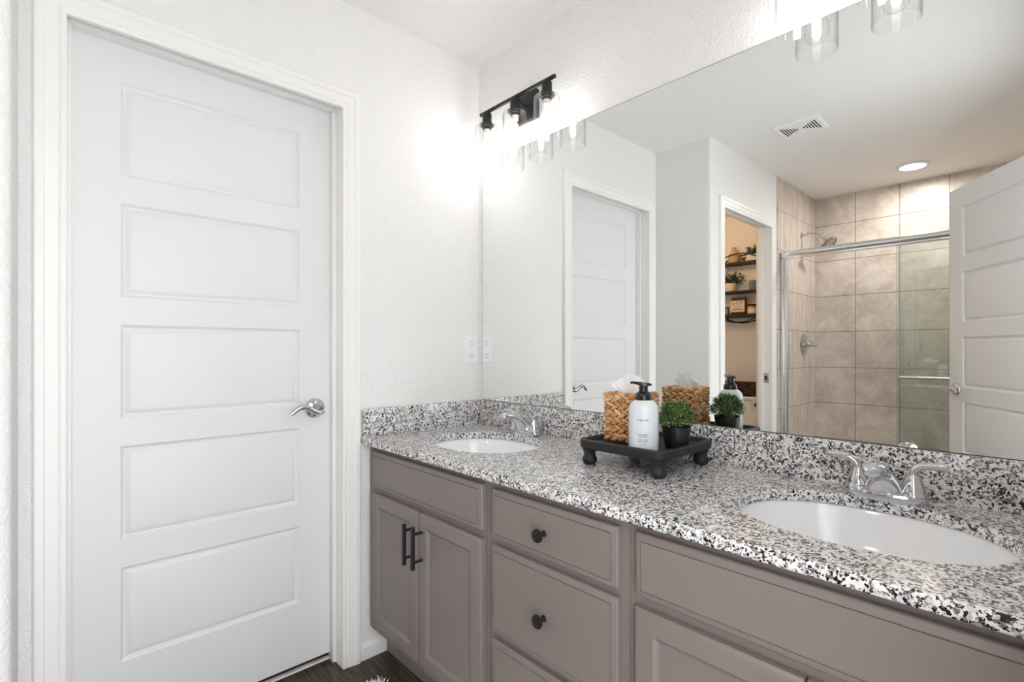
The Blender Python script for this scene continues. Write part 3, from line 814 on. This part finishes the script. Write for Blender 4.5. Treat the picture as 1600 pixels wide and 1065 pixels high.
# ---------------------------------------------------------------- bath mat
t = thing('bath_mat', 'white shaggy bath mat on the plank floor before the vanity', 'bath mat', (.61, -.84, 0))
RX0, RX1, RY0, RY1 = .172, 1.05, -1.10, -.575
mb = MB(t.location); mb.box((RX0 + .012, RY0 + .012, .001), (RX1 - .012, RY1 - .012, .014)); mb.done('backing', M['rug'], t)
mb = MB(t.location); rnd = random.Random(3)
for k in range(9000):
    x, y = rnd.uniform(RX0, RX1), rnd.uniform(RY0, RY1)
    if x > .6 and rnd.random() < .55: continue
    a = rnd.uniform(0, 2 * PI); l = rnd.uniform(.014, .03); q = Vector((x, y, .010)); d = Vector((math.cos(a) * l * .55, math.sin(a) * l * .55, l))
    w = Vector((-math.sin(a), math.cos(a), 0)) * .0026
    A = [mb.v(q - w), mb.v(q + w), mb.v(q + d * .6 + w), mb.v(q + d * .6 - w), mb.v(q + d - Vector((0, 0, l * .25)))]
    mb.face([A[0], A[1], A[2], A[3]]); mb.face([A[3], A[2], A[4]])
tag(mb.done('pile', M['rug'], t, 0, normals=False), kind='stuff')

# ---------------------------------------------------------------- shower
t = thing('shower_pan', 'white shower base with raised curb under the glass doors', 'shower base', (1.1, -2.95, 0))
mb = MB(t.location); xl = X1 + .009
mb.box((xl, Y3 + .001, .0005), (XR - .001, -2.66, .045), .004); mb.box((xl, -2.66, .0005), (XR - .001, -2.545, .095), .012); mb.done('pan', M['porcelain'], t)
FR = thing('shower_door_frame', 'bright metal frame with round header rail across the shower opening', 'shower frame', (1.1, -2.60, .0955))
O = FR.location
mb = MB(O); mb.cyl((.415, -2.600, 1.868), (XR - .0005, -2.600, 1.868), .0255, 28); mb.box((.415, -2.618, 1.835), (XR - .0005, -2.582, 1.858), .002)
hd = mb.done('header_rail', M['alum'], FR, 40)
mb = MB(O); mb.box((.381, -2.628, 1.838), (.418, -2.572, 1.893), .012); mb.done('rail_bracket', M['alum'], hd, 40)
mb = MB(O); mb.box((.3805, -2.625, .097), (.402, -2.578, 1.838), .003); mb.box((.402, -2.612, .097), (.428, -2.590, 1.838), .002); mb.done('side_jamb', M['alum'], FR, 30)
mb = MB(O); mb.box((XR - .026, -2.625, .097), (XR - .0005, -2.578, 1.838), .003); mb.done('side_jamb', M['alum'], FR, 30)
mb = MB(O); mb.box((.381, -2.628, .0957), (XR - .0005, -2.575, .122), .004); mb.done('bottom_track', M['alum'], FR, 30)
def panel(x0, x1, y, label, bar):
    t = thing('shower_glass_door', label, 'shower door', ((x0 + x1) / 2, y, .124), 0, 'sliding shower glass doors'); O = t.location
    mb = MB(O); mb.box((x0, y - .003, .124), (x1, y + .003, 1.834)); mb.done('glass_pane', M['showerglass'], t, 0)
    mb = MB(O); mb.box((x0 - .0015, y - .0032, .124), (x0, y + .0032, 1.834)); mb.done('pane_edge', M['glassedge'], t)
    if bar:
        mb = MB(O); mb.cyl((x0 + .01, y + .045, .988), (x1 - .03, y + .045, .988), .0105, 18)
        for x in (x0 + .04, x1 - .06): mb.cyl((x, y + .003, .988), (x, y + .045, .988), .008, 14)
        mb.done('towel_bar', M['alum'], t, 40)
panel(1.075, XR - .03, -2.607, 'rear greenish shower glass door slid behind the one with the towel bar', False)
panel(1.088, XR - .028, -2.591, 'front greenish shower glass door with a metal towel bar', True)
# shower head
HX = X1 + .008
t = thing('shower_sprayer', 'chrome shower head on a bent arm high on the tiled side wall', 'shower head', (HX, -3.036, 2.08))
mb = MB(); mb.lathe([(0, .0003), (.026, .0003), (.027, .003), (.020, .009), (.011, .012), (0, .012)], (0, 0, 0), (1, 0, 0), 28); mb.done('flange', M['chrome'], t, 40)
mb = MB(); mb.tube([(.005, 0, 0), (.045, 0, .006), (.08, 0, .005), (.11, 0, -.008), (.135, 0, -.030), (.152, 0, -.048)], .0095, 14); mb.done('arm', M['chrome'], t, 50)
mb = MB(); dv = Vector((.62, .16, -.77)).normalized()
mb.lathe([(0, -.008), (.014, -.008), (.016, .012), (.022, .022), (.060, .042), (.072, .050), (.073, .058), (.069, .0605), (0, .0605)], (.158, 0, -.055), dv, 36)
h = mb.done('spray_head', M['chrome'], t, 35)
mb = MB(); q = Vector((0, 0, 1)).rotation_difference(dv)
for rr, nn in ((.018, 6), (.034, 11), (.050, 16), (.062, 20)):
    for k in range(nn):
        c = Vector((.158, 0, -.055)) + q @ Vector((rr * math.cos(2 * PI * k / nn), rr * math.sin(2 * PI * k / nn), .0605)); mb.lathe([(0, 0), (.0035, 0), (.0028, .003), (0, .003)], c, dv, 8)
mb.done('nozzles', M['slot'], h, 0)
t = thing('shower_valve', 'round chrome shower valve with knob on the tiled side wall', 'shower valve', (HX, -3.09, 1.21))
mb = MB(); mb.lathe([(0, .0003), (.086, .0003), (.088, .003), (.078, .010), (.045, .016), (.030, .018), (0, .018)], (0, 0, 0), (1, 0, 0), 40); mb.done('escutcheon', M['chrome'], t, 40)
mb = MB(); mb.lathe([(.030, .017), (.031, .030), (.027, .050), (.022, .056), (0, .057)], (0, 0, 0), (1, 0, 0), 28); mb.tube([(.045, 0, 0), (.06, 0, -.004), (.085, 0, -.012), (.100, .0, -.016)], [.016, .014, .011, .010], 14); mb.done('handle', M['chrome'], t, 50)
# recessed light
t = thing('recessed_light', 'round recessed ceiling light glowing over the shower', 'ceiling light', (1.10, -2.97, ZC))
mb = MB(); mb.lathe([(.092, -.0003), (.092, -.006), (.085, -.013), (.072, -.0145), (.070, -.010), (.070, -.0003)], (0, 0, 0), (0, 0, 1), 48); mb.done('trim_ring', M['plastic'], t, 40)
mb = MB(); mb.lathe([(0, -.0115), (.0705, -.0115)], (0, 0, 0), (0, 0, 1), 40); mb.done('lens', M['lens'], t, 0)
# vent
t = thing('ceiling_vent', 'white square ceiling vent with two fans of dark slots', 'vent', (.781, -1.738, ZC))
mb = MB(); mb.rings(lambda a, b, d: (a, b, -d), -.115, .115, -.106, .106, [(0, .0003), (0, .010), (.006, .014), (.010, .012), (.016, .012)], True); mb.done('grille', M['plastic'], t)
for sg in (-1, 1):
    mb = MB()
    for k in range(6):
        x = sg * (.086 - k * .0135); hl = .068 - k * .0105
        mb.box((x - .0034, -hl, -.0124), (x + .0034, hl, -.0119))
    mb.done('slots', M['slot'], t)

# ---------------------------------------------------------------- toilet room
t = thing('toilet_room_light', 'ceiling light of the toilet room', 'ceiling light', (-.35, -2.45, ZC))
mb = MB(); mb.lathe([(0, -.05), (.09, -.05), (.11, -.03), (.11, -.0003)], (0, 0, 0), (0, 0, 1), 32); mb.done('diffuser', emit('warm_diffuser', (1, .62, .30, 1), 1.0), t, 60)
ld = bpy.data.lights.new('toilet_lamp', 'POINT'); ld.energy = WC; ld.color = (1, .66, .36); ld.shadow_soft_size = .08
lo_ = bpy.data.objects.new('toilet_lamp', ld); COL.objects.link(lo_); lo_.parent = t; lo_.location = (0, 0, -.14)

t = thing('toilet', 'white toilet with tank against the wall under the round shelf', 'toilet', (-.20, -3.0, 0)); O = t.location
mb = MB(O); mb.box((-.425, -3.372, .40), (.025, -3.185, .715), .02, 3); mb.done('tank', M['porcelain'], t, 40)
mb = MB(O); mb.box((-.435, -3.380, .7155), (.035, -3.172, .745), .01, 3); mb.done('tank_lid', M['porcelain'], t, 40)
mb = MB(O); n = 40
rows = [[mb.v((-.20 + a * math.cos(2 * PI * i / n), yc + b * math.sin(2 * PI * i / n), z)) for i in range(n)] for z, a, b, yc in ((.001, .11, .22, -3.0), (.08, .10, .20, -3.0), (.2, .12, .21, -2.98), (.32, .175, .25, -2.94), (.395, .185, .265, -2.92), (.40, .15, .23, -2.92), (.30, .10, .16, -2.92))]
for A, B in zip(rows, rows[1:]):
    for i in range(n): mb.face([A[i], A[(i + 1) % n], B[(i + 1) % n], B[i]])
mb.face(rows[0][::-1]); mb.face(rows[-1]); mb.done('bowl', M['porcelain'], t, 50)
mb = MB(O); rows = [[mb.v((-.20 + a * math.cos(2 * PI * i / n), -2.92 + a * 1.42 * math.sin(2 * PI * i / n), z)) for i in range(n)] for z, a in ((.402, .186), (.412, .19), (.43, .188), (.434, .18))]
for A, B in zip(rows, rows[1:]):
    for i in range(n): mb.face([A[i], A[(i + 1) % n], B[(i + 1) % n], B[i]])
mb.face(rows[0][::-1]); mb.face(rows[-1]); mb.done('seat_lid', M['plastic'], t, 50)
mb = MB(O); mb.cyl((-.36, -3.186, .66), (-.36, -3.168, .66), .012, 12); mb.tube([(-.36, -3.17, .66), (-.32, -3.165, .655), (-.29, -3.165, .65)], .006, 8); mb.done('flush_lever', M['chrome'], t)
t = thing('storage_basket', 'dark brown wicker basket on the toilet tank, seen in the mirror', 'basket', (-.20, -3.275, .7455)); O = t.location
mb = MB(O); woven_box(O, -.385, -.015, -3.355, -3.195, .750, .862, 6, .032, mb, (.022, .0085, .007), 14, True, 4); mb.done('wicker_sides', M['darkwicker'], t, 60)
mb = MB(O); mb.box((-.386, -3.356, .7457), (-.014, -3.194, .85)); mb.done('liner', M['darkwicker'], t)
t = thing('toilet_paper', 'white toilet paper roll on a holder beside the toilet doorway', 'toilet paper', (.178, -2.72, .730))
mb = MB(); mb.lathe([(.021, -.05), (.055, -.05), (.055, .05), (.021, .05)], (0, 0, 0), (0, 1, 0), 36); mb.done('roll', M['paper'], t, 40)
mb = MB(); mb.lathe([(.0208, -.0502), (.0208, .0502), (.0185, .0502), (.0185, -.0502)], (0, 0, 0), (0, 1, 0), 24); mb.done('core', M['kraft'], t, 40)
mb = MB(); mb.tube([(.092, -.075, 0), (.0, -.075, 0)], .006, 10); mb.cyl((0, -.08, 0), (0, .056, 0), .007, 12); mb.lathe([(0, 0), (.02, 0), (.02, .006), (0, .006)], (.093, -.075, 0), (-1, 0, 0), 20); mb.done('holder', M['black'], t, 40)

# round wall shelf
SC = (-.222, 1.735); SR = .318; SYB, SYF = Y3 + .006, Y3 + .120
sh = thing('round_wall_shelf', 'round black hoop wall shelf with three boards in the toilet room', 'shelf', (SC[0], Y3, SC[1]))
for y, nm in ((SYB, 'back_hoop'), (SYF, 'front_hoop')):
    mb = MB(sh.location); N = 72
    mb.tube([(SC[0] + SR * math.cos(2 * PI * i / N), y, SC[1] + SR * math.sin(2 * PI * i / N)) for i in range(N + 1)], .0055, 8, False); mb.done(nm, M['black'], sh, 60)
SHZ = [1.978, 1.712, 1.488]
for z in SHZ:
    hw = math.sqrt(SR ** 2 - (z - SC[1]) ** 2) - .006
    mb = MB(sh.location); mb.box((SC[0] - hw, Y3 + .0008, z - .024), (SC[0] + hw, SYF - .006, z), .002); mb.done('board', M['blackwood'], sh)
def on(z): return SHZ[z] + .0004
YI = Y3 + .062
t = thing('vase', 'tan bottle-neck pottery vase on the top board of the round shelf', 'vase', (-.285, YI, on(0)))
mb = MB(); mb.lathe([(0, 0), (.040, 0), (.048, .02), (.050, .055), (.042, .085), (.026, .108), (.019, .125), (.024, .146), (.021, .146), (.016, .126), (0, .12)], (0, 0, 0), (0, 0, 1), 32); mb.done('body', M['tan'], t, 50)
def shelf_plant(loc, label, pr, ph, spread, height, n, seed, box=False):
    t = thing('shelf_plant', label, 'plant', loc, 0, 'plants on the round shelf')
    mb = MB()
    if box: mb.box((-pr, -pr * .8, 0), (pr, pr * .8, ph), .004)
    else: mb.lathe([(0, 0), (pr * .8, 0), (pr, ph * .5), (pr, ph), (pr * .9, ph), (pr * .85, ph * .9), (0, ph * .9)], (0, 0, 0), (0, 0, 1), 28)
    mb.done('pot', M['cream'], t, 40)
    mb = MB(); rnd = random.Random(seed)
    for k in range(n):
        a = rnd.uniform(0, 2 * PI); e = rnd.uniform(.1, 1); r = spread * math.sqrt(rnd.random())
        p1 = Vector((r * math.cos(a), r * math.sin(a) * .42, ph * .9 + height * e * (1 - .5 * (r / spread) ** 2)))
        mb.tube([(0, 0, ph * .85), p1 * .5 + Vector((0, 0, ph * .5)), p1], .0011, 4)
        for q in range(6):
            d = Vector((rnd.uniform(-1, 1), rnd.uniform(-1, 1), rnd.uniform(-.6, 1)))
            leafblade(mb, p1 + Vector((rnd.uniform(-1, 1), rnd.uniform(-.5, .5), rnd.uniform(-1, 1))) * .012, d, rnd.uniform(.018, .028), rnd.uniform(.005, .0085))
    mb.done('foliage', M['euca'], t, 0, normals=False)
    return t
shelf_plant((-.105, YI, on(0)), 'small leafy plant in a cream box pot on the top board', .052, .055, .075, .085, 42, 21, True)
shelf_plant((-.315, YI, on(1)), 'bushy grey-green plant in a cream pot on the middle board', .050, .075, .125, .125, 70, 22)
t = thing('tumbler', 'teal glass tumbler on the right of the middle board', 'tumbler', (-.105, YI, on(1)))
mb = MB(); mb.lathe([(0, 0), (.036, 0), (.038, .01), (.038, .085), (.035, .085), (.034, .012), (0, .012)], (0, 0, 0), (0, 0, 1), 28); mb.done('body', M['teal'], t, 40)
t = thing('shelf_trinket', 'small dark bar-shaped trinket between vase and plant on the top board', 'trinket', (-.180, YI + .03, on(0)))
mb = MB(); mb.box((-.006, -.006, 0), (.006, .006, .022)); mb.box((-.028, -.008, .022), (.028, .008, .034), .002); mb.done('body', M['wood'], t)
# sign
t = thing('word_sign', 'brown wooden box sign with a cream panel reading YOU on the lowest board', 'sign', (-.238, YI + .005, on(2)))
mb = MB(); mb.box((-.066, -.016, 0), (.066, .016, .165), .001); mb.done('sign_box', M['wood'], t)
mb = MB(); mb.box((-.066, .016, .028), (.060, .020, .133)); fc = mb.done('sign_panel', M['signface'], t)
mb = MB()
for txt, size, sp, z, bold in (('YOU', .040, 1.25, .109, .0006), ('are my', .017, 1.1, .077, .0003), ('sunshine', .027, 1.0, .052, .0005)):
    me = text_mesh(txt, size, sp, bold); vs = [mb.v((-w.co.x - .003, .0203, z + w.co.y)) for w in me.vertices]
    for p in me.polygons: mb.face([vs[i] for i in p.vertices])
    bpy.data.meshes.remove(me)
mb.done('sign_lettering', M['ink'], fc, 0)
t = thing('photo_frame', 'small dark picture frame at the left end of the lowest board', 'picture frame', (-.372, YI + .01, on(2)))
mb = MB(); mb.rings(lambda a, b, d: (a, d, b), -.045, .045, 0, .082, [(0, -.008), (0, .006), (.008, .006), (.009, .003)], True); mb.done('frame', M['wood'], t)
mb = MB(); mb.box((-.036, .0031, .009), (.036, .0036, .073)); mb.done('photo_print', M['photo'], t)
t = thing('candle_jar', 'amber candle jar with black lid right of the word sign', 'candle', (-.112, YI + .02, on(2)))
mb = MB(); mb.lathe([(0, 0), (.033, 0), (.036, .004), (.036, .068), (.031, .074), (0, .074)], (0, 0, 0), (0, 0, 1), 28); mb.done('jar', M['amber'], t, 40)
mb = MB(); mb.lathe([(0, .0742), (.036, .0742), (.037, .078), (.037, .092), (0, .093)], (0, 0, 0), (0, 0, 1), 28); mb.done('lid', M['blackgloss'], t, 40)
mb = MB(); mb.lathe([(.0362, .012), (.0363, .014), (.0363, .05), (.0362, .052)], (0, 0, 0), (0, 0, 1), 28); tag(mb.done('paper_label', M['signface'], t, 40), 'pale paper label')
